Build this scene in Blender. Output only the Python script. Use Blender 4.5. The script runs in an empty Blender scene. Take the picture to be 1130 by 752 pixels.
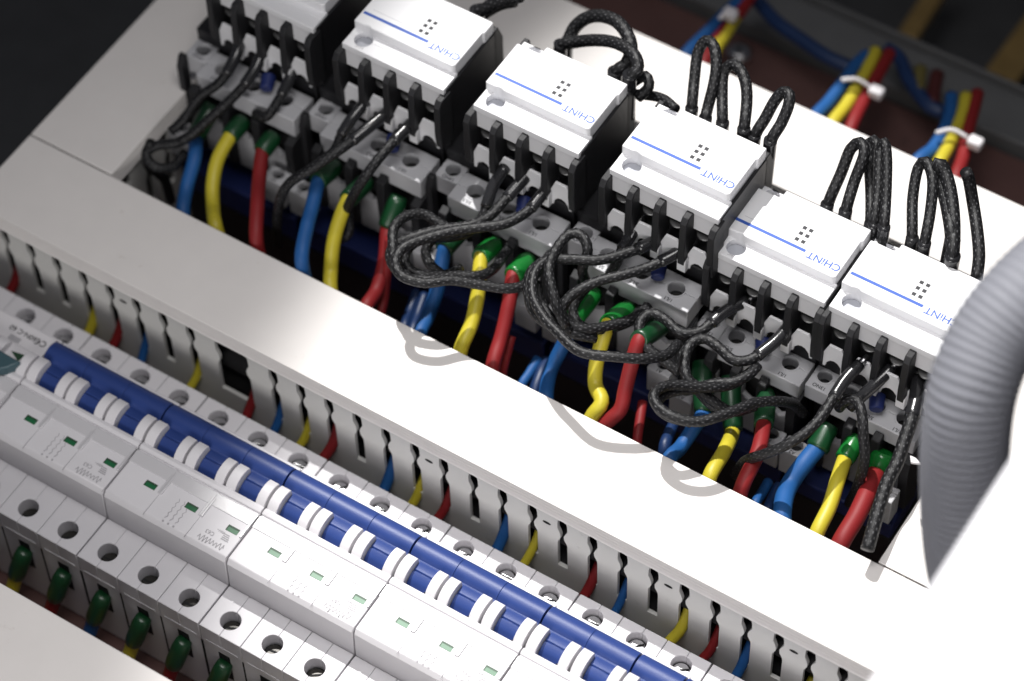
import bpy, math, random
from mathutils import Vector, Matrix
random.seed(7)
S = 0.001                                   # everything below is written in millimetres
scene = bpy.context.scene
COL = scene.collection
# ------------------------------------------------------------------ camera (solved from the photograph)
CR = [[0.8455433677156606, -0.4232572268237248, 0.32543775634297456],
      [0.5334876298746153, 0.6939297124986195, -0.48358298448389286],
      [-0.021150935743483326, 0.5825074025736269, 0.8125501608295341]]
CC = (464.977, -373.376, 886.705)
CF = 3205.57
def _ray(u, v):
    q = ((u-565)/CF, -(v-376)/CF, -1.0)
    return [sum(CR[i][j]*q[j] for j in range(3)) for i in range(3)]
def at(u, v, axis, val):
    """photo pixel -> world point on the plane axis = val (mm)"""
    d = _ray(u, v); t = (val-CC[axis])/d[axis]
    return tuple(CC[i]+t*d[i] for i in range(3))
# ------------------------------------------------------------------ materials
def new_mat(name):
    m = bpy.data.materials.new(name); m.use_nodes = True
    n = m.node_tree.nodes; b = n['Principled BSDF']
    return m, m.node_tree, b
def plastic(name, col, rough=0.5, noise=0.04, bump=0.03, scale=900, spec=0.4, speck=None, metallic=0.0, transmission=0):
    m, t, b = new_mat(name); n, l = t.nodes, t.links
    tc = n.new('ShaderNodeTexCoord')
    nz = n.new('ShaderNodeTexNoise'); nz.inputs['Scale'].default_value = scale*0.08; nz.inputs['Detail'].default_value = 6
    l.new(tc.outputs['Object'], nz.inputs['Vector'])
    mx = n.new('ShaderNodeMixRGB'); mx.inputs[1].default_value = (*[c*(1-noise*2) for c in col], 1); mx.inputs[2].default_value = (*[min(1, c*(1+noise*2)) for c in col], 1)
    l.new(nz.outputs['Fac'], mx.inputs[0]); out = mx.outputs[0]
    if speck:                                # dust and scuffs
        n2 = n.new('ShaderNodeTexNoise'); n2.inputs['Scale'].default_value = speck[0]; n2.inputs['Detail'].default_value = 8; n2.inputs['Roughness'].default_value = .75
        l.new(tc.outputs['Object'], n2.inputs['Vector'])
        r = n.new('ShaderNodeValToRGB'); r.color_ramp.elements[0].position = speck[1]; r.color_ramp.elements[1].position = speck[1]+.12
        r.color_ramp.elements[0].color = (0, 0, 0, 1); r.color_ramp.elements[1].color = (speck[3],)*3+(1,)
        l.new(n2.outputs['Fac'], r.inputs[0])
        m2 = n.new('ShaderNodeMixRGB'); m2.inputs[2].default_value = (*speck[2], 1)
        l.new(r.outputs[0], m2.inputs[0]); l.new(out, m2.inputs[1]); out = m2.outputs[0]
    l.new(out, b.inputs['Base Color'])
    b.inputs['Roughness'].default_value = rough; b.inputs['Metallic'].default_value = metallic
    b.inputs['Specular IOR Level'].default_value = spec
    if transmission: b.inputs['Transmission Weight'].default_value = transmission
    if bump:
        n3 = n.new('ShaderNodeTexNoise'); n3.inputs['Scale'].default_value = scale*3; n3.inputs['Detail'].default_value = 3
        l.new(tc.outputs['Object'], n3.inputs['Vector'])
        bp = n.new('ShaderNodeBump'); bp.inputs['Strength'].default_value = bump*4; bp.inputs['Distance'].default_value = 0.0002
        l.new(n3.outputs['Fac'], bp.inputs['Height']); l.new(bp.outputs[0], b.inputs['Normal'])
    return m
M = {}
M['duct'] = plastic('duct_pvc', (.75, .72, .70), .55, .02, .03, speck=(90, .635, (.42, .35, .30), .5))
M['duct_side'] = plastic('duct_side_pvc', (.64, .635, .61), .6, .03, .05, speck=(120, .62, (.22, .20, .18), .5))
M['breaker'] = plastic('breaker_white', (.68, .665, .69), .45, .02, .05, speck=(260, .68, (.35, .33, .32), .5))
M['label'] = plastic('label_paper', (.70, .68, .70), .5, .01, .01)
M['clear'] = plastic('label_holder', (.56, .55, .57), .2, .02, .02, spec=.7)
M['grey'] = plastic('contactor_grey', (.47, .47, .49), .5, .04, .06)
M['greyl'] = plastic('contactor_pale', (.70, .70, .72), .5, .03, .05)
M['cover'] = plastic('cover_white', (.79, .79, .81), .4, .01, .03)
M['recess'] = plastic('cover_recess', (.42, .43, .47), .5, .03, .03)
M['black'] = plastic('black_plastic', (.013, .013, .015), .45, .1, .08, spec=.35)
M['blackf'] = plastic('black_fin', (.018, .018, .020), .5, .1, .1, spec=.28)
M['dark'] = plastic('dark_opening', (.008, .008, .009), .8, .1, 0)  # near-black colour holds the shade of openings, wells and gaps
M['ink'] = plastic('ink_black', (.03, .03, .035), .6, 0, 0)
M['inkg'] = plastic('ink_grey', (.40, .39, .41), .6, 0, 0)
M['inkb'] = plastic('ink_blue', (.035, .10, .42), .5, 0, 0)
M['blue'] = plastic('toggle_blue', (.020, .046, .19), .42, .05, .06, speck=(300, .70, (.08, .13, .36), .5))
M['navy'] = plastic('base_navy', (.012, .022, .11), .5, .05, .05)
M['wblue'] = plastic('wire_blue', (.012, .085, .27), .55, .08, .05, spec=.35)
M['wnavy'] = plastic('wire_dark_blue', (.006, .025, .09), .45, .05, .03, spec=.5)
M['wyellow'] = plastic('wire_yellow', (.52, .44, .03), .45, .04, .03, spec=.5)
M['wred'] = plastic('wire_red', (.21, .012, .014), .55, .08, .05, spec=.35)
M['green'] = plastic('ferrule_green', (.004, .045, .014), .35, .05, .02, spec=.6)
M['greenb'] = plastic('ferrule_green_lit', (.006, .13, .02), .25, .05, .02, spec=.6)  # lit copy of the ferrule green, brightness put into the colour
M['win'] = plastic('window_green', (.012, .12, .045), .4, .05, .02)
M['windark'] = plastic('window_frame', (.02, .06, .03), .5, .05, 0)
M['teal'] = plastic('teal_tab', (.055, .105, .125), .35, .06, .04)
M['steel'] = plastic('steel', (.55, .55, .56), .28, .05, .05, metallic=1.0)
M['steeld'] = plastic('steel_dull', (.16, .16, .16), .4, .05, .05, metallic=1.0)
M['steelk'] = plastic('steel_black', (.035, .033, .03), .35, .05, .05, metallic=.6)
M['redshade'] = plastic('wire_red_in_shade', (.06, .012, .012), .5, .05, .03)  # wire red darkened to put deep shade into the colour
M['yellowshade'] = plastic('wire_yellow_in_shade', (.12, .10, .03), .5, .05, .03)  # wire yellow darkened the same way, shade in the colour
M['shrink'] = plastic('heat_shrink', (.018, .018, .020), .22, .1, .05, spec=.7)
M['conduit'] = plastic('conduit_grey', (.185, .19, .215), .65, .03, .03)
M['panel'] = plastic('panel_white', (.80, .80, .83), .45, .01, .01)
M['tie'] = plastic('tie_nylon', (.72, .70, .72), .4, .02, .02)
M['plate'] = plastic('plate_brown', (.105, .052, .047), .6, .12, .1, speck=(60, .6, (.03, .02, .02), .6))
M['frame'] = plastic('frame_grey', (.11, .112, .115), .5, .08, .05)
M['wall'] = plastic('cabinet_dark', (.075, .055, .042), .6, .15, .05)  # brown tone also stands in for a warm reflection
M['floor'] = plastic('cabinet_floor', (.06, .062, .066), .6, .1, .05)
M['sheen'] = plastic('golden_sheen', (.34, .23, .09), .4, .15, .05, metallic=.35)  # golden tone put in for a blurred sheen
M['rail'] = plastic('rail', (.5, .5, .48), .35, .05, .05, metallic=1.0)
def braided():
    m, t, b = new_mat('braided_sleeve'); n, l = t.nodes, t.links
    uv = n.new('ShaderNodeUVMap'); sp = n.new('ShaderNodeSeparateXYZ'); l.new(uv.outputs[0], sp.inputs[0])
    def mth(op, a, c=None):
        k = n.new('ShaderNodeMath'); k.operation = op
        for i, q in enumerate((a, c)):
            if q is None: continue
            if isinstance(q, (int, float)): k.inputs[i].default_value = q
            else: l.new(q, k.inputs[i])
        return k.outputs[0]
    uu = mth('MULTIPLY', sp.outputs[0], 8*2*math.pi); vv = mth('MULTIPLY', sp.outputs[1], 2*math.pi/3.3)
    a = mth('SINE', mth('ADD', uu, vv)); c = mth('SINE', mth('SUBTRACT', uu, vv))
    pr = mth('MULTIPLY', mth('MAXIMUM', a, 0.0), mth('MAXIMUM', c, 0.0))
    nz = n.new('ShaderNodeTexNoise'); nz.inputs['Scale'].default_value = 700; tc = n.new('ShaderNodeTexCoord'); l.new(tc.outputs['Object'], nz.inputs['Vector'])
    thr = mth('ADD', pr, mth('MULTIPLY', mth('SUBTRACT', nz.outputs['Fac'], .5), 2.2))
    r = n.new('ShaderNodeValToRGB'); r.color_ramp.elements[0].position = .25; r.color_ramp.elements[1].position = .9
    r.color_ramp.elements[0].color = (.006, .006, .007, 1); r.color_ramp.elements[1].color = (.07, .07, .075, 1)  # paler flecks of the weave put its glints into the colour
    l.new(thr, r.inputs[0]); l.new(r.outputs[0], b.inputs['Base Color'])
    b.inputs['Roughness'].default_value = .5; b.inputs['Specular IOR Level'].default_value = .35
    bp = n.new('ShaderNodeBump'); bp.inputs['Strength'].default_value = .38; bp.inputs['Distance'].default_value = .0006
    l.new(pr, bp.inputs['Height']); l.new(bp.outputs[0], b.inputs['Normal'])
    return m
M['braid'] = braided()
# ------------------------------------------------------------------ mesh helpers
def tagobj(o, label=None, cat=None, group=None, kind=None):
    if label: o['label'] = label
    if cat: o['category'] = cat
    if group: o['group'] = group
    if kind: o['kind'] = kind
    return o
def thing(name, loc, label, cat, group=None):
    o = bpy.data.objects.new(name, None); COL.objects.link(o)
    o.empty_display_size = .01
    o.location = [c*S for c in loc]; o['_o'] = [float(c) for c in loc]
    return tagobj(o, label, cat, group)
class MB:
    def __init__(s): s.v = []; s.f = []; s.uv = None
    def prism(s, pts, a, b, plane='xy'):
        """polygon pts extruded from a to b along the remaining axis"""
        def mk(p, q, h): return {'xy': (p, q, h), 'yz': (h, p, q), 'xz': (p, h, q)}[plane]
        area = sum(pts[i][0]*pts[(i+1) % len(pts)][1]-pts[(i+1) % len(pts)][0]*pts[i][1] for i in range(len(pts)))
        if area < 0: pts = pts[::-1]
        if a > b: a, b = b, a
        n = len(pts); k = len(s.v)
        s.v += [mk(p, q, a) for p, q in pts]+[mk(p, q, b) for p, q in pts]
        fs = [list(range(n))[::-1], list(range(n, 2*n))]+[[i, (i+1) % n, n+(i+1) % n, n+i] for i in range(n)]
        if plane == 'xz': fs = [f[::-1] for f in fs]
        s.f += [[k+i for i in f] for f in fs]
        return s
    def box(s, x0, x1, y0, y1, z0, z1): return s.prism([(x0, y0), (x1, y0), (x1, y1), (x0, y1)], z0, z1)
    def loft(s, rings, cap=True):
        k = len(s.v); n = len(rings[0])
        for r in rings: s.v += [tuple(p) for p in r]
        for i in range(len(rings)-1):
            for j in range(n):
                s.f.append([k+i*n+j, k+i*n+(j+1) % n, k+(i+1)*n+(j+1) % n, k+(i+1)*n+j])
        if cap:
            s.f.append([k+j for j in range(n)][::-1]); s.f.append([k+(len(rings)-1)*n+j for j in range(n)])
        return s
    def cyl(s, p0, p1, r0, r1=None, n=20):
        r1 = r0 if r1 is None else r1
        a = Vector(p0); b = Vector(p1); d = (b-a).normalized()
        u = d.orthogonal().normalized(); w = d.cross(u)
        return s.loft([[a+(u*math.cos(2*math.pi*j/n)+w*math.sin(2*math.pi*j/n))*r0 for j in range(n)],
                       [b+(u*math.cos(2*math.pi*j/n)+w*math.sin(2*math.pi*j/n))*r1 for j in range(n)]])
    def halfplates(s, x0, x1, y0, y1, z0, z1, holes, c, gap=0.0, axis='x', n=16):
        """a slab with round holes whose centres lie on one line: two pieces meeting on that line.
        axis 'x': the holes run along x at y=c ; axis 'y': along y at x=c"""
        for sg in (-1, 1):
            pts = []
            if axis == 'x':
                yo = y0 if sg < 0 else y1; cc = c+sg*gap
                pts = [(x0, yo), (x1, yo), (x1, cc)]
                for hx, r in sorted(holes, reverse=True):
                    for j in range(n+1):
                        a = math.pi*j/n; pts.append((hx+r*math.cos(a), cc+sg*r*math.sin(a)))
                pts.append((x0, cc))
            else:
                xo = x0 if sg < 0 else x1; cc = c+sg*gap
                pts = [(xo, y0), (xo, y1), (cc, y1)]
                for hy, r in sorted(holes, reverse=True):
                    for j in range(n+1):
                        a = math.pi*j/n; pts.append((cc+sg*r*math.sin(a), hy+r*math.cos(a)))
                pts.append((cc, y0))
            s.prism(pts, z0, z1)
        return s
    def build(s, name, mat, parent=None, bevel=0, seg=2, smooth=False, **kw):
        o0 = (0, 0, 0)
        if parent is not None: o0 = tuple(parent['_o'])
        me = bpy.data.meshes.new(name)
        me.from_pydata([((p[0]-o0[0])*S, (p[1]-o0[1])*S, (p[2]-o0[2])*S) for p in s.v], [], s.f)
        if s.uv:
            ul = me.uv_layers.new(name='UVMap')
            for i, lp in enumerate(me.loops): ul.data[i].uv = s.uv[i]
        me.materials.append(M[mat]); me.validate()
        if smooth:
            for p in me.polygons: p.use_smooth = True
        o = bpy.data.objects.new(name, me); COL.objects.link(o)
        o['_o'] = list(o0)
        if parent is not None: o.parent = parent
        if bevel:
            b = o.modifiers.new('bevel', 'BEVEL'); b.width = bevel*S; b.segments = seg; b.limit_method = 'ANGLE'; b.angle_limit = math.radians(35)
            b.harden_normals = False
            if not smooth:
                for p in me.polygons: p.use_smooth = True
                try: me.set_sharp_from_angle(angle=math.radians(30))
                except Exception: pass
        return tagobj(o, **kw)
def spline(pts, step=1.5):
    """centripetal-ish Catmull-Rom resampled about every `step` mm"""
    P = [Vector(p) for p in pts]; P = [P[0]*2-P[1]]+P+[P[-1]*2-P[-2]]
    out = []
    for i in range(1, len(P)-2):
        a, b, c, d = P[i-1:i+3]; n = max(2, int((c-b).length/step))
        for k in range(n):
            t = k/n
            out.append(.5*((2*b)+(c-a)*t+(2*a-5*b+4*c-d)*t*t+(3*b-a-3*c+d)*t*t*t))
    out.append(P[-2]); return out
def tube(pts, r, name, mat, parent=None, n=14, step=1.5, rfun=None, **kw):
    C = spline(pts, step); m = MB(); rings = []; T0 = (C[1]-C[0]).normalized(); u = T0.orthogonal().normalized(); L = 0; Ls = []
    for i, c in enumerate(C):
        T = (C[min(i+1, len(C)-1)]-C[max(i-1, 0)]).normalized()
        u = (u-T*u.dot(T)).normalized(); w = T.cross(u)
        if i: L += (c-C[i-1]).length
        Ls.append(L); rr = rfun(L) if rfun else r
        rings.append([c+(u*math.cos(2*math.pi*j/n)+w*math.sin(2*math.pi*j/n))*rr for j in range(n)])
    m.loft(rings); uv = []
    for i in range(len(rings)-1):
        for j in range(n):
            uv += [(j/n, Ls[i]), ((j+1)/n, Ls[i]), ((j+1)/n, Ls[i+1]), (j/n, Ls[i+1])]
    uv += [(0, 0)]*(2*n); m.uv = uv
    return m.build(name, mat, parent, smooth=True, **kw)
def text(s, x, y, z, size, mat, parent, name='lettering', rot=180, align='CENTER', sx=1.0, ext=.04, bold=0):
    cu = bpy.data.curves.new(name, 'FONT'); cu.body = s; cu.size = size*S; cu.align_x = align; cu.align_y = 'CENTER'; cu.extrude = ext*S; cu.offset = bold*S
    tmp = bpy.data.objects.new('tmp', cu); COL.objects.link(tmp)
    dg = bpy.context.evaluated_depsgraph_get(); me = bpy.data.meshes.new_from_object(tmp.evaluated_get(dg))
    bpy.data.objects.remove(tmp); bpy.data.curves.remove(cu)
    o0 = tuple(parent['_o']) if parent is not None else (0, 0, 0)
    me.transform(Matrix.Translation([(x-o0[0])*S, (y-o0[1])*S, (z-o0[2])*S]) @ Matrix.Rotation(math.radians(rot), 4, 'Z') @ Matrix.Scale(sx, 4, (1, 0, 0)))
    me.materials.clear(); me.materials.append(M[mat]); me.name = name
    o = bpy.data.objects.new(name, me); COL.objects.link(o); o['_o'] = list(o0)
    if parent is not None: o.parent = parent
    return o
def ink_lines(paths, z, w, mat, parent, name='printed_mark'):
    """thin printed strokes lying on a surface at height z"""
    m = MB()
    for p in paths:
        for (x0, y0), (x1, y1) in zip(p, p[1:]):
            dx, dy = x1-x0, y1-y0; L = math.hypot(dx, dy) or 1; nx, ny = -dy/L*w/2, dx/L*w/2
            m.prism([(x0+nx, y0+ny), (x0-nx, y0-ny), (x1-nx, y1-ny), (x1+nx, y1+ny)], z, z+.05)
    return m.build(name, mat, parent)
def dup(root, dx=0, dy=0, dz=0, label=None):
    def cp(o, par):
        c = o.copy(); COL.objects.link(c); c.parent = par
        for ch in list(o.children): cp(ch, c)
        return c
    r = cp(root, None); r.location = (root.location[0]+dx*S, root.location[1]+dy*S, root.location[2]+dz*S)
    if label: r['label'] = label
    return r

# ================================================================== setting
ZD = 34.5
MB().box(-110, 420, -110, 372, -54, -51).build('mounting_plate', 'plate', kind='structure')
MB().box(-900, 1200, -700, 1000, -160, -150).build('cabinet_floor', 'floor', kind='structure')
f = MB(); f.box(-110, 900, 374, 398, -62, -44); f.box(-110, 900, 398, 400, -62, -40)
f.build('frame_strip', 'frame', kind='structure', bevel=.8)
MB().box(-900, 1200, 560, 566, -150, 60).build('cabinet_back', 'wall', kind='structure')

# ------------------------------------------------------------------ wiring ducts
def fingers(m, x0, x1, ya, yb, ztop, zbot, slots, along='x', z_slot=25.4, z_end=-6.0):
    """a slotted side wall: rail above, comb of keyhole slots, rail below"""
    def pr(pts):
        if along == 'x': m.prism(pts, ya, yb, 'xz')
        else: m.prism(pts, ya, yb, 'yz')
    pr([(x0, z_slot), (x1, z_slot), (x1, ztop), (x0, ztop)])
    pr([(x0, zbot), (x1, zbot), (x1, z_end), (x0, z_end)])
    prof = [(z_slot, .9), (24.1, .9), (23.9, 1.9), (22.0, 2.2), (18.6, 2.3), (16.4, 1.3), (14.6, .75), (12.6, .9), (10.0, 2.1), (8.4, 2.25), (z_end, 2.25)]
    def edge(x, side, wide=0):
        w = 5.4 if wide else 0
        rnd = random.Random(int(x*10)); sh = rnd.uniform(-.25, .25)
        return [(x+side*(h*(.98 if side > 0 else .82)+w)+sh*(0.3), z) for z, h in prof]
    xs = sorted(slots)
    prev = [(x0, z_slot), (x0, z_end)]
    for (x, wide) in xs:
        left = edge(x, -1, wide)
        pr(prev+left[::-1])
        prev = edge(x, 1, wide)
    pr(prev+[(x1, z_end), (x1, z_slot)])
def duct(name, axis, a0, a1, b0, b1, label, slots=(), zbot=-50, slots2=None):
    """axis 'x': runs from x=a0..a1 between y=b0..b1"""
    mx = lambda u0, u1, v0, v1: (u0, u1, v0, v1) if axis == 'x' else (v0, v1, u0, u1)
    t = thing(name, (*( (a0, b0) if axis == 'x' else (b0, a0)), zbot), label, 'cable duct', 'slotted wiring ducts')
    m = MB(); m.box(*mx(a0, a1, b0, b1), ZD-.8, ZD)
    m.build('lid', 'duct', t, bevel=.35)
    for sd, bb in ((-1, b0), (1, b1)):
        r = MB()
        for k, (zt, zb, o) in enumerate([(ZD-.82, ZD-2.2, 0.0), (ZD-2.75, ZD-4.0, .0), (ZD-4.55, ZD-5.8, .0), (ZD-6.35, ZD-8.1, -.1)]):
            lo = bb-sd*1.3; hi = bb-sd*o
            q = [(bb-sd*1.4, zt), (bb-sd*(.95+o), zt), (bb-sd*(o+.05), zb+.2), (bb-sd*(o+.05), zb), (bb-sd*1.4, zb)]
            r.prism(q if axis == 'x' else q, a0, a1, 'yz' if axis == 'x' else 'xz')
        r.box(*mx(a0, a1, min(bb-sd*1.42, bb-sd*1.9), max(bb-sd*1.42, bb-sd*1.9)), ZD-8.2, ZD-.85)
        r.build('lid_rim', 'duct', t)
    for sd, bb in ((-1, b0), (1, b1)):
        m = MB(); sl = slots if (sd < 0 or slots2 is None) else slots2
        lo, hi = sorted((bb-sd*2.6, bb-sd*1.1))
        fingers(m, a0, a1, lo, hi, ZD-8.3, zbot, sl, along=axis)
        m.build('slotted_wall', 'duct_side', t)
    MB().box(*mx(a0, a1, b0+2.2, b1-2.2), zbot, zbot+1.5).build('back', 'duct_side', t)
    return t
SX = [126.4+12.39*i for i in range(-16, 16)]
sl = [(x, 0) for i, x in enumerate(SX) if i-16 not in (-7, -8)]+[((SX[8]+SX[9])/2, 1)]
dm = duct('wiring_duct', 'x', -85.3, 345, 81.95, 119.7, 'long white slotted duct across the middle between breakers and contactors', sl, slots2=[(x, 0) for x in SX[4:]])
for yy, zz, rr in ((91.5, 20, 5), (92, 6, 6), (91.5, -9, 6), (98, 14, 7), (99, -3, 7)):  # dark filler cables added so the slots look dark inside
    t = thing('filler_cable', (-80, yy, zz), 'dark cable added inside the middle duct to darken its slots', 'cable', 'dark cables added inside the middle duct')
    tube([(-80, yy, zz), (40, yy+1, zz-1.5), (160, yy-1, zz+1), (340, yy, zz)], rr, 'jacket', 'dark', t, step=12)
# oval vent openings between the slots
ov = MB()
for i in (-1, 3, 7, 11, -12):
    x = 126.4+12.39*i+6.2
    for k in range(1):
        pts = [(x+1.7*math.cos(a), 18.5+.75*math.sin(a)) for a in [j*math.pi/6 for j in range(12)]]
        ov.prism(pts, 82.9, 83.0, 'xz')
ov.build('vent_mark', 'dark', dm)
duct('wiring_duct', 'y', 120.3, 283.6, -85.3, -46.85, 'shaded white duct running upward along the left side of the contactors', [(128+12.4*i, 0) for i in range(12)])
duct('wiring_duct', 'y', 120.3, 283.6, 280.0, 318.5, 'white duct at the right half hidden behind the grey corrugated hose', [(128+12.4*i, 0) for i in range(12)])
duct('wiring_duct', 'x', -85.3, 345, 245.8, 284.7, 'brightly lit white duct behind the backs of the contactors', [(x, 0) for x in SX[2:]])
duct('wiring_duct', 'x', -160, 300, -82.5, -43.6, 'white duct at the bottom left corner below the front row of breaker terminals', [(x, 0) for x in SX[:20]])
lowlip = MB(); lowlip.box(-160, 300, -46.1, -45.7, ZD+.02, ZD+.1)

# ------------------------------------------------------------------ circuit breakers
TH = 0.0
def breaker(x0, npole, label, mark, bar=True, cut=None):
    t = thing('circuit_breaker', (x0, 0, -50), label, 'circuit breaker', 'row of white circuit breakers')
    W = 18*npole; xa, xb = x0+.3, x0+W-.3
    # body: vertical profile in y-z
    prof = [(-6.8, -6.2), (-6.4, -8), (-6.4, -50), (73.4, -50), (73.4, -6.2)]
    m = MB(); m.prism([(-6.4, -50), (73.4, -50), (73.4, -11.1), (-6.4, -11.1)], xa, xb, 'yz')
    m.build('housing', 'breaker', t)
    m = MB()
    m.prism([(11.6, -11), (11.6, 0), (12.1, 14.0), (13.6, 16.0), (20, 16.3), (34.4, 16.5), (34.4, 5.0), (56.5, 5.0), (56.5, -11)], xa, xb, 'yz')
    m.build('front_block', 'breaker', t, bevel=.35)
    m = MB(); m.box(xa, xb, 57.2, 59.4, -6, 13); m.build('rear_ridge', 'breaker', t, bevel=.4)
    # ledge line where the block meets the shoulder
    for k in range(npole):
        c = x0+18*k+9
        m = MB()
        a = x0+18*k+(.3 if k == 0 else .10); b = x0+18*(k+1)-(.3 if k == npole-1 else .10)
        m.halfplates(a, b, -7.0, 11.5, -11, 0, [(0.0, 3.75)], c, gap=.04, axis='y')
        m.build('front_shoulder', 'breaker', t, bevel=.28)
        m = MB(); m.halfplates(a, b, 58.0, 73.9, -11, 0, [(67.7, 3.75)], c, gap=.04, axis='y')
        m.build('rear_shoulder', 'breaker', t, bevel=.28)
        # terminal screws
        for yc, zz, mt_ in ((0.0, -5.4, 'steelk'), (67.7, -3.8, 'steel')):
            o = MB().cyl((c, yc, zz-1.2), (c, yc, zz), 3.2, 3.0).build('screw', mt_, t, bevel=.2)
            MB().cyl((c, yc, zz-1.4), (c, yc, zz-1.0), 3.7).build('screw_well', 'dark', t)
            an = random.uniform(-.5, .5)+.5; ca, sa = math.cos(an), math.sin(an)
            MB().prism([(c+ca*2.8-sa*.45, yc+sa*2.8+ca*.45), (c-ca*2.8-sa*.45, yc-sa*2.8+ca*.45), (c-ca*2.8+sa*.45, yc-sa*2.8-ca*.45), (c+ca*2.8+sa*.45, yc+sa*2.8-ca*.45)], zz+.02, zz+.06).build('slot', 'dark', o)
        # vertical recesses of the lower face
        g = MB(); g.box(c+8.2, c+8.8, -6.6, -6.2, -40, -12)
        g.build('face_groove', 'dark', t)
        g = MB(); g.box(c-7.0, c+7.0, -7.2, -6.3, -9.9, -8.6); g.build('face_rib', 'breaker', t, bevel=.2)
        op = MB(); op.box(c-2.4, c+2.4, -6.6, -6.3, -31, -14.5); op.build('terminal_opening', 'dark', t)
        # window, and printed marks
        wx0 = x0+18*(k+1)-7.3; fr = MB(); fr.box(wx0, wx0+4.8, 22.4, 24.9, 16.30, 16.42); w_ = fr.build('status_window', 'windark', t)
        g = MB(); g.box(wx0+.5, wx0+4.8, 22.4, 24.1, 16.425, 16.46); g.build('flag', 'win', w_)
        # transparent ridge between two poles
        if not (k == npole-1 and False):
            xr = x0+18*(k+1); r_ = MB(); r_.box(xr-.9 if k < npole-1 else xr-1.3, xr+.9 if k < npole-1 else xr-.3, 22.2, 33.6, 16.2, 17.0)
            r_.build('divider', 'clear', t, bevel=.25)
            d_ = MB(); d_.box(xr-.12 if k < npole-1 else xr-.45, xr+.12 if k < npole-1 else xr-.31, 22.4, 33.2, 17.01, 17.05); d_.build('divider_line', 'inkg', t)
            d_ = MB(); d_.box(xr-.10 if k < npole-1 else xr-.3, xr+.10 if k < npole-1 else xr-.2, 12.3, 22.1, 16.12, 16.33); d_.build('seam', 'inkg', t)
    ho = MB(); ho.prism([(27.8, 16.2), (28.2, 16.75), (33.2, 17.1), (33.6, 16.4)], xa, xb, 'yz')
    ho.build('label_holder', 'clear', t, bevel=.1)
    ri = MB(); ri.prism([(33.9, 16.2), (34.2, 17.3), (35.4, 17.7), (36.8, 17.4), (36.8, 8), (33.9, 8)], xa, xb, 'yz')
    ri.build('ridge', 'breaker', t, bevel=.2)
    # printed signs on the label face, reading upside down
    if mark:
        c = x0+18*1+9
        zig = []
        for q in range(3):
            bx = c+3.2-q*2.3; p = []
            for j in range(9):
                p.append((bx+(.45 if j % 2 else -.25), 15.2+j*1.15))
            zig.append(p)
        ink_lines(zig, 16.36, .22, 'inkg', t, 'circuit_diagram')
        dd = MB()
        for q in range(3): dd.cyl((c+3.2-q*2.3, 13.9, 16.1), (c+3.2-q*2.3, 13.9, 16.2), .42, n=8)
        dd.build('diagram_dot', 'inkg', t)
        c = x0+18*2+9
        rr = random.Random(int(x0)); scr = []
        p = []
        for j in range(26):
            p.append((c+5.6-j*.43, 15.5+1.2*math.sin(j*1.9)*(0.5+rr.random())+(.8 if j in (4, 5, 20) else 0)))
        scr.append(p)
        ink_lines(scr, 16.22, .26, 'inkg', t, 'script_logo')
        text('C63', c-2.2, 18.6, 16.40, 2.2, 'inkg', t, 'rating_print')
        text('400V~', c+1.0, 21.0, 16.42, 1.3, 'inkg', t, 'rating_print')
        q = MB()
        for yy in range(4): q.box(c+2.5, c+5.6-.3*yy, 18.4+yy*.75, 18.8+yy*.75, 16.36, 16.40)
        q.build('rating_block', 'inkg', t)
    # toggles
    for k in range(npole):
        b0 = x0+18*k
        prof = [(36.6, 8), (36.6, 17.0), (37.6, 18.5), (39.2, 19.8), (41.2, 20.5), (43.2, 20.6), (45.2, 20.2), (46.6, 19.4), (46.9, 18.2), (46.9, 8)]
        for (p0, p1) in ((.55, 4.7), (13.6, 17.45)):
            MB().prism(prof, b0+p0, b0+p1, 'yz').build('toggle_guard', 'breaker', t, bevel=.25)
        wb = MB(); wb.box(b0+.3, b0+17.7, 36.8, 56, 4.9, 8.5); wb.build('toggle_well', 'breaker', t)
        if bar:
            dr = [(36.9, 8), (37.0, 13.2), (38.6, 15.6), (40.6, 17.0), (42.6, 17.6), (43.0, 17.0), (43.4, 17.6), (45.6, 17.5), (48, 16.5), (48, 8)]
            tg = MB().prism(dr, b0+5.0, b0+13.3, 'yz').build('toggle', 'blue', t, bevel=.15)
            MB().box(b0+12.3, b0+13.35, 37.2, 46, 12, 15.2).build('toggle_slot', 'dark', tg)
    if bar:
        cuts = cut or [(0, npole)]
        for c0, c1 in cuts:
            q = [(51.9+5.3*math.cos(a)*1.0, 14.0+5.2*math.sin(a)) for a in [j*math.pi/14-.15*math.pi for j in range(18)]]+[(46.7, 9), (57, 9)]
            q = [(51.9+5.2*math.cos(a), 14.0+5.2*math.sin(a)) for a in [j*2*math.pi/26 for j in range(26)]]
            tb = MB(); 
            for k in range(c0, c1):
                tb.prism(q, x0+18*k+(.35 if k == c0 else .05), x0+18*(k+1)-(.35 if k == c1-1 else .05), 'yz')
            tb.build('toggle_tie_bar', 'blue', t, bevel=.12)
            st = MB(); st.prism([(44.5, 9), (44.5, 16.2), (48.5, 17.2), (48.5, 9)], x0+18*c0+.5, x0+18*c1-.5, 'yz'); st.build('toggle_web', 'blue', t, bevel=.15)
    return t
names = {27: 'second blue barred breaker from the left, half in shade', 81: 'third blue barred breaker from the left, where the bright light begins',
         135: 'brightly lit blue barred breaker, fourth from the left', 189: 'three pole breaker with split blue bar, near the bottom edge of the picture',
         243: 'last breaker, only its shoulder and bar seen at the bottom edge', -27: 'dim three pole breaker where the blue toggle bar starts at the left'}
for x0 in (-27, 27, 81, 135, 189, 243):
    breaker(x0, 3, names[x0], True, cut=[(0, 2), (2, 3)] if x0 == 189 else None)
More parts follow.
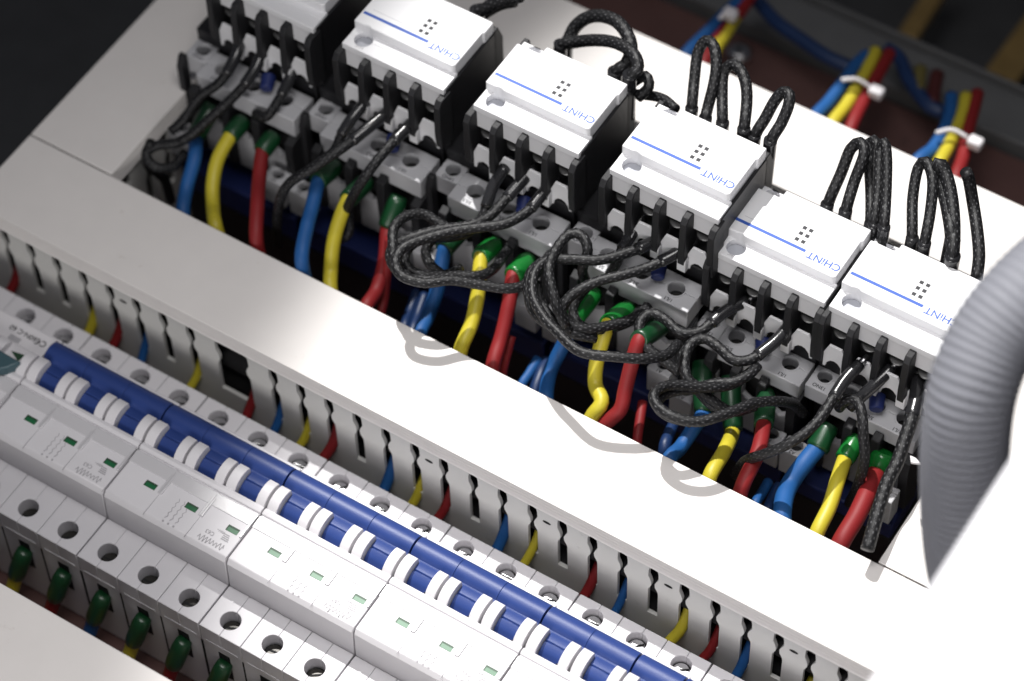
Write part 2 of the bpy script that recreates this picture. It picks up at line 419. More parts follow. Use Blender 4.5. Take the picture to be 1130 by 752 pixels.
# the leftmost device: residual current module with a teal tab
t = breaker(-81, 3, 'module at the left edge with teal tab, black triangle and small print', False, bar=False)
lf = MB(); lf.prism([(47.2, 9), (47.2, 17.2), (56.6, 17.0), (57.4, 15), (57.4, 9)], -80.7, -27.4, 'yz'); lf.build('label_face', 'label', t, bevel=.2)
text('C€', -31.5, 52.5, 17.25, 3.6, 'ink', t, 'approval_print', bold=.0)
text('60N-C 60', -39.8, 52.6, 17.25, 3.0, 'ink', t, 'rating_print', bold=.0)
MB().box(-43.5, -38.5, 47.6, 50.0, 17.2, 17.25).build('logo_block', 'inkg', t)
MB().prism([(-38.8, 44.0), (-32.6, 45.2), (-33.8, 41.5)], 16.9, 17.0).build('triangle_mark', 'windark', t)
MB().prism([(-80.6, 37), (-27.4, 37), (-27.4, 47.4), (-80.6, 47.4)], 12, 16.8).build('lower_label_face', 'label', t, bevel=.2)
MB().prism([(-75, 30.5), (-36.5, 31.5), (-33.0, 34.5), (-30.0, 39.8), (-75, 41.0)], 16.9, 21.5).build('teal_tab', 'teal', t, bevel=.8, seg=3)
rb = MB()
for q in range(4): rb.box(-52+q*5.0, -49+q*5.0, 27, 31, 16.5, 19.5)
rb.build('grip_rib', 'breaker', t, bevel=.5)

# ------------------------------------------------------------------ contactors
def contactor(X0, big, label):
    t = thing('contactor', (X0, 200, -50), label, 'contactor', 'row of contactors')
    zc = 96.4 if big else 79.8           # top of the white cover
    zp = 52.4 if big else 37.3           # terminal platform
    dy = 0 if big else -1.0
    L, Rr = (-13.9, 41.4) if big else (-2.0, 43.0)
    x = lambda v: X0+v
    zs = zc-4.2
    # --- auxiliary block: white cover
    pts = [(0, 188.4)]
    cx, cy, r = 6.0, 185.4, 3.5
    a0 = math.acos((188.4-cy)/r)
    for j in range(9):
        a = a0-2*a0*j/8; pts.append((cx-r*math.sin(a), cy+r*math.cos(a)))
    pts += [(42.4, 188.4), (43.3, 189.3), (43.3, 207.4), (44.1, 207.8), (44.1, 213.8), (10.1, 213.8), (10.1, 211.0)]
    for j in range(7):
        pass
    pts += [(9.0, 209.9), (2.6, 209.9), (0, 209.9)]
    m = MB(); m.prism([(x(p), q+dy) for p, q in pts], zs-2, zc)
    c = m.build('cover', 'cover', t, bevel=.45, seg=3)
    m = MB(); m.halfplates(x(0), x(44.1), 180+dy, 189.5+dy, zs-3.0, zs, [(x(cx), r)], cy+dy, axis='x')
    m.build('front_ledge', 'cover', t, bevel=.2)
    MB().cyl((x(cx), cy+dy, zs-3.2), (x(cx), cy+dy, zs-3.0), r+.1).build('well_floor', 'recess', c)
    m = MB(); m.halfplates(x(0), x(10), 205+dy, 214.4+dy, zs-2.0, zs+.6, [(x(5.7), 3.3)], 211.0+dy, axis='x')
    m.build('rear_ledge', 'cover', t, bevel=.2)
    MB().cyl((x(5.7), 211+dy, zs-2.2), (x(5.7), 211+dy, zs-2.0), 3.4).build('well_floor', 'recess', c)
    # printing
    st = MB(); st.box(x(.9), x(28.9), 192.95+dy, 194.2+dy, zc, zc+.05); st.build('stripe', 'inkb', c)
    tx = text('CHiNT', x(36.5), 192.9+dy, zc+.03, 4.2, 'inkb', c, 'maker_name', sx=1.02, bold=.05)
    text('31NC', x(6.6), 181.55+dy, zs+.03, 1.5, 'inkg', c, 'terminal_number')
    text('32NC', x(8.0), 213.2+dy, zs+.65, 1.3, 'inkg', c, 'terminal_number')
    ink_lines([[(x(3.2), 196.3+dy), (x(19.8), 196.3+dy), (x(19.8), 201.7+dy)]], zc+.0, .14, 'recess', c, 'panel_outline')
    g = MB()
    for gx in (23.75, 26.25):
        for gy in (196.7, 199.65, 202.45): g.box(x(gx)-.74, x(gx)+.74, gy-.74+dy, gy+.74+dy, zc, zc+.06)
    g.build('vent_grid', 'ink', c)
    # --- upper front: panels, fins, screws, guards
    yf = 180+dy
    for k in range(4):
        a = 11*k
        MB().box(x(a+1.0), x(a+10.2), yf+.3, yf+3, zs-11.5, zs-3.05).build('front_panel', 'greyl', t, bevel=.25)
        z0 = zs-17
        q = [(1.3, -13.5), (1.3, -5.5), (3.2, -.5), (8.0, -.5), (10.0, -5.5), (10.0, -13.5), (8.9, -13.5), (8.4, -11.0), (7.0, -9.2), (5.6, -8.7), (4.2, -9.2), (2.8, -11.0), (2.4, -13.5)]
        MB().prism([(x(a+p), z0+zz) for p, zz in q], yf-3.2, yf-2.2, 'xz').build('terminal_guard', 'greyl', t, bevel=.2)
        if k < 3:
            MB().prism([(x(a+9.4), z0-13.5), (x(a+9.4), z0-7), (x(a+10.1), z0-8.8), (x(a+12.1), z0-8.8), (x(a+12.9), z0-6), (x(a+12.9), z0-13.5)], yf-5.6, yf-3.3, 'xz').build('guard_web', 'greyl', t, bevel=.2)
        MB().cyl((x(a+5.6), yf+1.7, zs-13.4), (x(a+5.6), yf+1.7, zs-12.8), 3.4).build('terminal_screw', 'steeld', t, bevel=.3)
    for k in range(5):
        a = 11*k-(.2 if k == 0 else 0); w = 1.35
        q = [(yf+3, zs-30), (yf-4.6, zs-27.5), (yf-5.2, zs-20), (yf-5.0, zs-5.2), (yf-3.2, zs-2.6), (yf+3, zs-2.6)]
        if k in (1, 2, 3):
            q = [(yf+3, zs-30), (yf-5.8, zs-26.5), (yf-6.0, zs-20), (yf-5.0, zs-4.6), (yf-3.4, zs-2.4), (yf+3, zs-2.4)]
        MB().prism(q, x(a-w), x(a+w), 'yz').build('insulating_fin', 'blackf', t, bevel=.35)
    # black housing of the block and of the contactor itself
    m = MB(); m.prism([(yf+2.6, zs-40), (yf+2.6, zs-3.1), (213.5+dy, zs-3.1), (216+dy, zs-12), (218+dy, zs-40)], x(.2), x(44.0), 'yz')
    m.build('block_housing', 'black', t, bevel=.3)
    m = MB(); m.box(x(43.5), x(44.6), 181.5+dy, 214+dy, zs-30, zs-1.2 if big else zs-1.0)
    m.build('side_cheek', 'black', t, bevel=.3)
    m = MB()
    for a in (0, 22, 33):
        m.prism([(213+dy, zs-12), (213+dy, zs+.2), (216.5+dy, zs+.2), (219.5+dy, zs-12)], x(a-1.1), x(a+1.1), 'yz')
    m.prism([(213+dy, zs-30), (213+dy, zs-.5), (216.0+dy, zs-.5), (219+dy, zs-8), (219+dy, zs-30)], x(42.6), x(44.6), 'yz')
    m.build('rear_fin', 'blackf', t, bevel=.3)
    MB().box(x(L), x(Rr), 181+dy, 223, -40, zp+6).build('body', 'black', t, bevel=.5)
    MB().box(x(L), x(Rr), 160, 222, -50, -16).build('foot', 'black', t, bevel=.5)
    MB().box(x(L)+.4, x(Rr)-.4, 159.5, 222, -15, -1.0 if big else -6).build('base_band', 'navy', t, bevel=.8)
    # --- main terminals
    if big:
        no, poles, fr, bk, thick = -8.4, (4.0, 18.3, 32.5), 165.9, 179.2, 9.5
        ny0, ny1, nl, nr, pr = 172.3, 181.0, -13.5, -3.9, 3.1
        bounds = [-3.9, 11.2, 25.4, 41.2]
        hy = 172.9
    else:
        no, poles, fr, bk, thick = 2.6, (13.2, 24.2, 35.2), 168.2, 180.0, 7.6
        ny0, ny1, nl, nr, pr = 170.2, 180.8, -2.0, 8.0, 2.9
        bounds = [8.0, 18.7, 29.7, 42.8]
        hy = 175.4
    m = MB(); m.halfplates(x(nl), x(nr), ny0, ny1, zp-thick, zp, [(x(no), pr-.1)], 177.2 if big else 176.6)
    m.build('auxiliary_terminal', 'grey', t, bevel=.35)
    m = MB()
    m.halfplates(x(bounds[0]+.05), x(bounds[3]), fr, bk, zp-thick, zp, [(x(p), pr+.2) for p in poles], hy)
    m.build('main_terminals', 'grey', t, bevel=.35)
    rm = MB()
    for p, yy, rr in [(no, 177.2 if big else 176.6, pr-.1)]+[(p, hy, pr+.2) for p in poles]:
        n_ = 24; k = len(rm.v)
        for ra, zz in ((rr, zp+.02), (rr, zp+.35), (rr+.55, zp+.35), (rr+.55, zp+.02)):
            rm.v += [(x(p)+ra*math.cos(2*math.pi*j/n_), yy+ra*math.sin(2*math.pi*j/n_), zz) for j in range(n_)]
        for q in range(3):
            for j in range(n_): rm.f.append([k+q*n_+j, k+q*n_+(j+1) % n_, k+(q+1)*n_+(j+1) % n_, k+(q+1)*n_+j])
    rm.build('terminal_rim', 'grey', t)
    m = MB()
    for p, yy in [(no, 177.2 if big else 176.6)]+[(p, hy) for p in poles]: m.cyl((x(p), yy, zp-5.6), (x(p), yy, zp-5.2), pr+.1)
    m.build('screw_well', 'dark', t)
    m = MB()
    for p in poles: m.cyl((x(p), hy, zp-5.15), (x(p), hy, zp-4.9), 2.0, 1.8)
    m.build('terminal_screw', 'steelk', t)
    ty = 167.7 if big else 169.8
    for p, s_ in zip(poles, ('5/L3', '3/L2', '1/L1')):
        text(s_, x(p)-.2, ty-.1, zp+.03, 2.0, 'ink', t, 'terminal_marking', bold=.03)
    text('13NO', x(no)+.2, (172.9+.45) if big else 171.9, zp+.03, 2.0, 'ink', t, 'terminal_marking', bold=.03)
    # wire openings, lower faces, separators
    zb = zp-thick
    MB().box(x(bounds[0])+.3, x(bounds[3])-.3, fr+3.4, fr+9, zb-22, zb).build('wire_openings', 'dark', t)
    for i in range(3):
        a, b = bounds[i]+1.4, bounds[i+1]-1.4
        q = [(a, zb-33), (a, zb-9), (a+1.0, zb-6.5), ((a+b)/2-3.2, zb-12), ((a+b)/2, zb-14.5), ((a+b)/2+3.2, zb-12), (b-1.0, zb-6.5), (b, zb-9), (b, zb-33)]
        MB().prism([(x(p), z) for p, z in q], fr-1.0, fr+1.4, 'xz').build('pole_face', 'grey', t, bevel=.3)
    for i, bb in enumerate(bounds):
        hh = 3.4 if i in (1, 2) else (3.0 if i == 0 else -1)
        q = [(fr+6, zb-34), (fr-3.6, zb-30), (fr-4.6, zb-6), (fr-4.0, zb+hh), (fr-.4, zb+hh+1.2), (fr-.3, zb), (fr+6, zb)]
        xc = x(bb)+(-.6 if i == 3 else 0)
        MB().prism(q, xc-1.8, xc+1.8, 'yz').build('pole_separator', 'blackf', t, bevel=.4)
    # coil terminals
    for s_, cxx in (('A1', 36.0 if big else 38.2), ('A2', -9.0 if big else 2.2)):
        m = MB(); zt = zp-27.5 if big else zp-22
        m.halfplates(x(cxx-4.6), x(cxx+4.6), 155, 162, zt-14, zt, [(x(cxx), 2.3)], 159.4)
        b_ = m.build('coil_terminal', 'grey', t, bevel=.4)
        MB().cyl((x(cxx), 159.4, zt-4), (x(cxx), 159.4, zt-3.8), 3).build('screw_well', 'dark', b_)
        text(s_, x(cxx), 155.9, zt+.03, 2.0, 'ink', b_, 'terminal_marking', bold=.03)
    if big:
        # loose black insulating upright beside the auxiliary terminal
        MB().prism([(168, 4), (168, 48), (170, 53), (172, 53), (172, 4)], x(-15.3), x(-12.4), 'yz').build('end_separator', 'blackf', t, bevel=.4)
    MB().cyl((x(23.5), 176.0, zp+5.5), (x(26.0), 170.5, zp+4.5), 3.0, 2.5).build('indicator', 'navy', t, bevel=.6)
    return t
Xb = 79.55
c3 = contactor(Xb, True, 'tall contactor third from the left, big coil of cable at its lower left')
dup(c3, -113.7, label='deeply shaded contactor at the left end, cut by the top edge')
dup(c3, -56.85, label='white topped contactor beside the shaded one at the left, under the top edge')
dup(c3, 56.85, label='tall contactor just left of the two lower ones, three black arches behind it')
c5 = contactor(179.83, False, 'lower contactor whose cover is partly darkened by its tall neighbour\'s shadow')
dup(c5, 45.95, label='rightmost contactor, beside the grey corrugated hose')
# rail under the contactors and under the breakers
tagobj(MB().prism([(192, -51), (192, -49.5), (220, -49.5), (220, -51)], -40, 275, 'yz').build('mounting_rail', 'rail'), 'steel rail beneath the row of contactors', 'rail')

# ------------------------------------------------------------------ coloured power cables
def U(ox, oy, s, *pts): return [(ox+a/s, oy+b/s) for a, b in pts]
def power(px, color, label, pole=None, y0=152, y1=124, r=2.75, ferr='green', zpole=41.0, ypole=164, flen=None, name='power_cable', tail=True, frad=3.75):
    n = len(px); pts = []
    for i, (u, v) in enumerate(px):
        y = y0+(y1-y0)*(i/(n-1))**1.0
        if i == 0 and pole is not None:
            p = at(u, v, 0, pole)
            if not (140 < p[1] < 166): p = at(u, v, 1, y0)
        else: p = at(u, v, 1, y)
        pts.append(p)
    # keep the depth of the path monotone towards the duct
    if pole is not None:
        ya = pts[0][1]
        for i in range(1, n):
            pts[i] = at(*px[i], 1, ya+(y1-ya)*i/(n-1))
    L = pts[-1]; d = Vector(L)-Vector(pts[-2]); d.normalize()
    if tail: pts.append((L[0]+d.x*6, L[1]-2, L[2]-14)); pts.append((L[0]+d.x*8, L[1]-1, L[2]-36))
    body = list(pts)
    if pole is not None:
        a = Vector(pts[0]); b = Vector((pole, ypole, zpole)); body = [tuple(a+(b-a)*.55)]+body
    t = thing(name, pts[-1], label, 'power cable', 'coloured power cables of the contactors')
    tube(body, r, 'insulation', color, t)
    if pole is not None:
        a = Vector(pts[0]); b = Vector((pole, ypole, zpole)); dd = (b-a); 
        a2 = a-dd.normalized()*1.0
        m = MB(); N = 20; uu = dd.normalized().orthogonal().normalized(); ww = dd.normalized().cross(uu)
        prof = [(0, r+.25), (0, r+.7), (.12, r+.95), (.45, frad), (.8, frad), (1, frad-.6), (1.0, 2.6)]
        rings = []
        for tt, rr in prof:
            c = a2+(b-a2)*tt; rings.append([c+(uu*math.cos(2*math.pi*j/N)+ww*math.sin(2*math.pi*j/N))*rr for j in range(N)])
        m.loft(rings); m.build('ferrule', ferr, t, smooth=True)
    return t
zB, zS = 41.0, 27.0
big = [Xb+d for d in (-113.7, -56.85, 0, 56.85)]
P = power
# contactor 1
P([(217, 149), (215, 174.5), (206, 207.6), (202, 237)], 'wblue', 'shaded blue cable, first from the left of all the coloured cables', big[0]+4.0)
P([(255, 149), (241, 174.5), (235, 202), (235, 229), (238, 250)], 'wyellow', 'leftmost yellow cable, bowed, between a blue and a dark red one', big[0]+18.3)
P([(290, 166), (286, 198), (284, 227), (283, 266)], 'wred', 'dark red cable hanging straight down beneath the leftmost contactor', big[0]+32.5)
# contactor 2
P([(352, 199), (345, 227), (338, 254), (333, 285)], 'wblue', 'blue cable below the second contactor from the left, crossed by a black cable', big[1]+4.0)
P([(385, 219), (375, 242), (368, 268), (365, 300), (365, 322)], 'wyellow', 'yellow cable below the second contactor, half overlapped by a black sleeve end', big[1]+18.3)
P([(428, 248), (425, 286), (416, 320), (403, 342)], 'wred', 'dark red cable left of the big coil of braided cable', big[1]+32.5)
P([(430, 262), (427, 300), (424, 330), (420, 350)], 'wred', 'thin dark red wire behind the thicker red cable by the coil', None, y0=146, y1=130, r=1.8, name='control_wire')
# contactor 3
P([(491, 274), (483, 318), (472, 350), (462, 372)], 'wblue', 'blue cable passing inside the big coil of braided cable', big[2]+4.0)
P([(460, 322), (452, 345), (446, 365)], 'wnavy', 'thin dark blue wire left of the blue cable in the coil', None, y0=148, y1=130, r=1.9, name='control_wire')
P([(469, 325), (461, 348), (455, 370)], 'wnavy', 'thin dark blue wire touching the blue cable in the coil', None, y0=148, y1=130, r=1.9, name='control_wire')
P([(531, 283), (528, 320), (521, 355), (508, 388)], 'wyellow', 'bright yellow cable hanging from the middle terminal of the third contactor', big[2]+18.3, ferr='greenb')
P([(567, 303), (561, 338), (552, 375), (543, 408)], 'wred', 'red cable hanging from the right terminal of the third contactor', big[2]+32.5, ferr='greenb')
P([(565, 371), (560, 390), (555, 412)], 'wred', 'short thin bright red wire right of the third contactor\'s red cable', None, y0=140, y1=130, r=1.6, name='control_wire')
# contactor 4
P([(635, 350), (622, 380), (609, 406), (604, 425), (603, 444)], 'wblue', 'blue cable emerging under a glossy green ferrule tinted as lit, inside a cable loop', big[3]+4.0, ferr='greenb')
P([(603, 398), (596, 415), (588, 440)], 'wnavy', 'thin dark blue wire beside the blue cable below the loop', None, y0=146, y1=130, r=2.3, name='control_wire')
P([(594, 396), (584, 412), (573, 430)], 'wblue', 'thin bright blue wire leaning left at the duct edge', None, y0=144, y1=130, r=1.9, name='control_wire')
P([(672, 357), (664, 379), (658, 402), (657, 425), (664, 444), (652, 462)], 'wyellow', 'yellow cable with a kink at its lower end', big[3]+18.3, ferr='greenb')
P([(706, 375), (697, 402), (690, 430), (684, 453), (664, 472)], 'wred', 'bright red cable bending left at the duct edge', big[3]+32.5)
P([(709, 444), (706, 465), (703, 490)], 'wred', 'thin dark red wire at the right of the bright bending red cable', None, y0=144, y1=130, r=1.8, name='control_wire')
sm = [179.83, 225.78]
P([(777, 453), (766, 472), (751, 494), (738, 508)], 'wblue', 'blue cable emerging under a black loop below the small darkened contactor', sm[0]+13.2-9, zpole=zS, ypole=166)
P([(744, 466), (738, 480), (733, 496)], 'wnavy', 'thin dark blue wire left of the small contactor\'s blue cable', None, y0=144, y1=130, r=2.2, name='control_wire')
P([(809, 473), (800, 497), (783, 527)], 'wyellow', 'yellow cable with dim upper end below the darkened small contactor', sm[0]+24.2-8, zpole=zS, ypole=166)
P([(843, 467), (836, 500), (818, 540)], 'wred', 'red cable below the small darkened contactor, left of the blue bundle', sm[0]+35.2-4, zpole=zS, ypole=166)
P([(848, 532), (840, 546), (832, 560)], 'wblue', 'thin blue wire just left of the thick blue cable', None, y0=144, y1=130, r=1.9, name='control_wire')
P([(860, 536), (852, 552), (846, 568)], 'wnavy', 'thin dark blue wire tucked beside the thick blue cable', None, y0=144, y1=130, r=2.0, name='control_wire')
P([(903, 493), (888, 511), (872, 534), (865, 552), (863, 575)], 'wblue', 'thick blue cable below the rightmost contactor', sm[1]+13.2-2, r=3.4, zpole=zS, ypole=166)
P([(933, 505), (925, 528), (915, 560), (900, 592)], 'wyellow', 'rightmost yellow cable under a shiny green ferrule', sm[1]+24.2-2, zpole=zS, ypole=166, ferr='greenb', frad=3.7)
P([(968, 519), (959, 540), (945, 570), (926, 603)], 'wred', 'rightmost red cable under a green ferrule tinted as lit', sm[1]+35.2-2, r=3.4, zpole=zS, ypole=166, ferr='greenb', frad=4.4)

# ------------------------------------------------------------------ braided control cables
def braid(px, z, label, r=1.9, lug=0, axis=2, name='braided_cable', grp='black braided control cables'):
    """z: one height or one per point (axis 2), or y plane (axis 1)"""
    zs = z if isinstance(z, (list, tuple)) else [z]*len(px)
    if len(zs) != len(px):
        zs = [zs[0]+(zs[-1]-zs[0])*i/(len(px)-1) for i in range(len(px))]
    pts = [at(u, v, axis, q) for (u, v), q in zip(px, zs)]
    t = thing(name, pts[-1], label, 'braided cable', grp)
    tube(pts, r, 'sleeve', 'braid', t)
    for end in ((0,) if lug == 1 else (0, -1) if lug == 2 else ()):
        C = spline(pts, 1.5); C = C if end == 0 else C[::-1]
        tube([tuple(C[0]), tuple(C[5]), tuple(C[10])], r+.35, 'heat_shrink', 'shrink', t)
        # the bare lug reaching into the terminal
        d = (C[0]-C[3]).normalized()
        m = MB(); m.cyl(C[0], C[0]+d*4.0, r*.75, r*.6, 12); m.build('lug', 'steel', t, smooth=True)
    return t
g1 = lambda *p: U(420, 180, 5.136, *p)
g2 = lambda *p: U(560, 220, 5.136, *p)
g3 = lambda *p: U(640, 300, 5.136, *p)
g4 = lambda *p: U(700, 340, 5.136, *p)
g5 = lambda *p: U(840, 400, 5.136, *p)
g6 = lambda *p: U(150, 20, 5.136, *p)
g7 = lambda *p: U(260, 110, 5.136, *p)
g8 = lambda *p: U(140, 120, 5.136, *p)
braid(g1((1010, 60), (930, 160), (850, 260), (720, 340), (570, 365), (420, 385), (250, 430), (130, 480), (85, 560), (120, 640), (250, 680), (400, 665), (560, 690), (720, 712), (830, 685), (900, 600), (960, 520)),
      [70, 68, 66, 66, 66, 66, 66, 66, 65, 64, 63, 62, 60, 58, 56, 54, 50], 'braided cable forming the outermost loop of the big coil left of centre', lug=1)
braid(g1((880, 20), (780, 125), (700, 215), (620, 300), (500, 355), (350, 375), (200, 415), (75, 470), (60, 560), (150, 650), (300, 665), (420, 640), (560, 640), (640, 600), (700, 520), (740, 470)),
      [70, 68, 66, 64, 62, 62, 62, 60, 58, 58, 58, 56, 54, 50, 46, 42], 'braided cable with a bare shiny end running straight down into the big coil', lug=1)
braid(g1((710, 20), (650, 110), (610, 200), (580, 300), (500, 390), (400, 420), (300, 430), (255, 500), (285, 580), (380, 650), (460, 655)),
      [70, 66, 62, 58, 54, 54, 52, 50, 48, 47, 46], 'short braided cable falling from the third contactor\'s left terminals to the inner loop', lug=1)
braid(g1((430, 400), (330, 340), (240, 290), (140, 305), (75, 370), (70, 480), (90, 590), (170, 660)), [56, 58, 60, 62, 63, 62, 60, 58], 'braided cable arching over the top of the big coil')
braid(g2((790, 70), (730, 160), (660, 260), (620, 360), (580, 420)), [70, 68, 64, 58, 52], 'short braided cable going down behind the others from the fourth contactor', lug=1)
braid(g2((940, 140), (830, 240), (690, 300), (520, 345), (360, 340), (220, 350), (150, 430), (145, 550), (200, 660), (270, 740))+[(640, 388), (679, 394), (712, 396), (735, 392), (748, 380)],
      [70, 68, 68, 68, 68, 68, 68, 67, 67, 67, 67, 67, 65, 62, 58], 'braided cable sweeping in a wide loop from the fourth contactor and along the navy base', lug=1)
braid(g2((1080, 230), (950, 310), (800, 385), (650, 430), (500, 470), (370, 540), (310, 620), (340, 700), (440, 735), (560, 720), (700, 680), (800, 610)),
      [70, 68, 66, 66, 65, 63, 60, 56, 54, 52, 50, 48], 'braided cable curling round the glossy green ferrule in the centre', lug=1)
braid(g2((450, 480), (425, 400), (455, 290), (420, 205), (350, 200), (280, 280), (235, 390), (250, 500), (285, 620), (330, 720)), [50, 60, 68, 70, 70, 70, 70, 68, 64, 58], 'small tight braided loop standing on the fourth contactor\'s left terminals')
braid(g2((205, 350), (130, 420), (120, 540), (150, 640), (230, 710), (360, 740)), [66, 64, 62, 60, 58, 56], 'second turn of cable alongside the wide loop')
braid(g4((640, -40), (530, 10), (450, 70), (370, 135), (260, 140), (180, 70), (100, 30), (40, 70), (30, 150), (80, 230), (170, 300), (260, 370)),
      [56, 56, 55, 54, 54, 54, 54, 53, 52, 50, 48, 46], 'braided cable arching to the left around a dark green ferrule', lug=1)
braid(g4((870, 110), (830, 160), (740, 240), (650, 295), (560, 295), (480, 225), (400, 175), (320, 205), (285, 300), (300, 400), (360, 450), (460, 540), (560, 600)),
      [56, 56, 55, 54, 54, 54, 54, 54, 53, 52, 50, 46, 42], 'braided cable with a glossy sleeve making an s curve below the darkened contactor', lug=1)
braid(g4((960, 600), (900, 545), (820, 530), (700, 535), (600, 570), (480, 615), (350, 645), (220, 615), (125, 550), (115, 480), (190, 440), (300, 440), (430, 450), (560, 430), (690, 340)),
      [24, 34, 47, 53, 56, 58, 59, 60, 60, 60, 58, 56, 54, 51, 47], 'flat braided loop lying below the darkened contactor above the blue cable')
braid(g5((560, 10), (490, 80), (410, 200), (340, 310), (250, 400), (140, 470), (20, 520), (-90, 560), (-150, 640)), [58, 57, 56, 55, 53, 50, 44, 32, 15], 'braided cable running straight down left from the rightmost contactor', lug=1)
braid(g5((440, 260), (485, 215), (540, 215), (570, 290), (580, 420), (585, 560), (550, 690), (500, 800)), [44, 50, 52, 52, 48, 40, 28, 8], 'braided cable bent like a hook over the rightmost contactor\'s terminals')
braid(g5((740, 30), (650, 120), (560, 200), (500, 260)), [57, 54, 50, 46], 'short black sleeve between two terminals of the rightmost contactor', lug=1)
braid(g5((890, 90), (880, 200), (850, 330), (810, 450), (770, 570))+[(978, 535), (966, 575), (957, 607)], [57, 57, 56, 54, 52, 50, 47, 44], 'long braided cable hanging at the right end with its loose tip near the duct corner', r=2.4, lug=1)
braid(g7((1060, 60), (980, 150), (880, 255), (800, 350), (740, 430), (680, 520), (630, 620), (570, 740), (540, 860)), [70, 69, 68, 66, 62, 54, 42, 26, 8], 'braided cable with a long shiny sleeve hanging from the second contactor', lug=1)
braid(g7((850, 80), (740, 170), (640, 250), (540, 320), (420, 400), (310, 470), (255, 560), (235, 690), (240, 830)), [69, 68, 66, 64, 60, 54, 46, 32, 10], 'braided cable crossing above the second contactor\'s blue cable', lug=1)
braid(g7((740, 10), (650, 120), (600, 200), (560, 290), (470, 360), (380, 430)), [69, 66, 62, 58, 54, 50], 'shaded braided cable falling over the second contactor\'s left terminals', lug=1)
braid(g6((600, 100), (560, 230), (480, 360), (360, 450), (270, 580), (200, 640)), [69, 66, 60, 54, 48, 44], 'nearly black cable at the leftmost contactor, first from the duct', lug=1)
braid(g6((730, 160), (660, 320), (550, 450), (430, 560), (330, 650), (250, 700)), [69, 64, 58, 52, 47, 44], 'nearly black cable crossing the terminals of the leftmost contactor', lug=1)
braid(g6((910, 200), (870, 350), (800, 480), (740, 560), (680, 540)), [69, 64, 58, 54, 50], 'nearly black cable hooked at the right terminals of the leftmost contactor', lug=1)
braid(g8((430, 110), (300, 190), (170, 210), (110, 260), (160, 330), (260, 330), (330, 250)), [44, 42, 40, 38, 36, 34, 34], 'dark cable curled at the far left end beside the duct')
braid(g8((140, 190), (110, 260), (130, 330), (210, 400), (250, 520)), [42, 36, 28, 16, 0], 'dark cable dropping down the left end beside the duct', r=2.0)
braid(g7((700, 520), (640, 620), (640, 760), (560, 800)), [40, 36, 30, 26], 'dark cable behind the second contactor\'s yellow cable')
braid(g4((700, 330), (650, 380), (560, 420), (440, 430), (350, 460), (250, 470), (160, 500), (130, 560), (200, 620), (320, 650)), [52, 53, 53, 52, 52, 53, 54, 55, 55, 52], 'second turn of the flat braided loop below the darkened contactor', r=1.8)
braid(g4((300, 200), (270, 280), (290, 380), (360, 470), (450, 560), (560, 590), (680, 560)), [50, 49, 48, 46, 44, 42, 38], 'thin dark cable inside the s curve below the darkened contactor', r=1.8)
braid(g2((470, 480), (400, 560), (370, 640), (420, 720), (540, 740), (680, 700), (760, 620)), [56, 54, 52, 50, 48, 46, 42], 'inner turn of cable hugging the glossy green ferrule in the centre', r=1.8)
braid(g1((450, 380), (330, 410), (200, 450), (140, 520), (160, 600), (260, 640), (380, 630), (450, 600)), [58, 60, 60, 59, 57, 55, 52, 48], 'innermost long turn of the big coil left of centre', r=1.8)
braid(g2((170, 470), (190, 580), (260, 690), (360, 760), (500, 790)), [60, 58, 56, 54, 50], 'third turn of cable inside the wide loop of the fourth contactor', r=1.8)
# arches behind the contactors (they stand in the gap before the rear duct)
def arch(px, label, y=227, r=2.2, lug=2):
    v0 = max(v for u, v in px); v1 = min(v for u, v in px)
    yy = [y-6+26*min(1, (v0-v)/95) for u, v in px]
    pts = [at(u, v, 1, q) for (u, v), q in zip(px, yy)]
    if lug: pts = [(pts[0][0], pts[0][1]-1, pts[0][2]-20)]+pts
    if lug == 2: pts = pts+[(pts[-1][0], pts[-1][1]-1, pts[-1][2]-20)]
    t = thing('braided_cable', pts[0], label, 'braided cable', 'black cable arches behind the contactors')
    tube(pts, r, 'sleeve', 'braid', t)
    for a, b in ([(0, 1)] if lug else [])+([(-1, -2)] if lug == 2 else []):
        A, B = Vector(pts[a]), Vector(pts[b]); d = (B-A)
        tube([tuple(A), tuple(A+d*.5), tuple(A+d*1.12)], r+.35, 'heat_shrink', 'shrink', t)
z5a = lambda *p: U(500, 0, 5.65, *p)
arch(z5a((150, 90), (200, 60), (260, 20), (340, -10), (420, -25)), 'black cable leaving the top picture edge behind the second contactor', r=2.6, lug=1)
arch(z5a((170, 100), (230, 60), (300, 25), (380, 10)), 'second black cable leaving the top edge, below its twin', y=231, r=2.4, lug=0)
arch(z5a((700, 300), (725, 240), (760, 170), (830, 115), (920, 100), (1020, 135), (1085, 215), (1110, 310), (1080, 400), (1010, 470)), 'tall round black arch behind the third contactor', y=228, r=2.5)
arch(z5a((670, 300), (760, 265), (880, 252), (990, 262), (1080, 300), (1140, 360), (1150, 440), (1100, 490)), 'flatter black arch crossing the round one behind the third contactor', y=224, r=2.3)
arch([(697, 92), (712, 84), (716, 96), (704, 108)], 'little black cable hook at the foot of the round arch', y=224, r=2.0, lug=0)
arch([(698, 104), (712, 105), (731, 109), (746, 121)], 'black cable end lying between the third and fourth contactors', y=226, r=1.9, lug=0)
z5b = lambda *p: U(740, 0, 5.65, *p)
arch(z5b((130, 700), (148, 500), (170, 330), (220, 255), (270, 290), (285, 400), (270, 520), (230, 680), (215, 760)), 'narrow black arch nearest the round screw head', y=228, r=2.1)
arch(z5b((322, 790), (322, 600), (330, 460), (375, 405), (430, 430), (468, 520), (475, 640), (455, 830)), 'narrow black arch, middle of the three behind the fourth contactor', y=227, r=2.1)
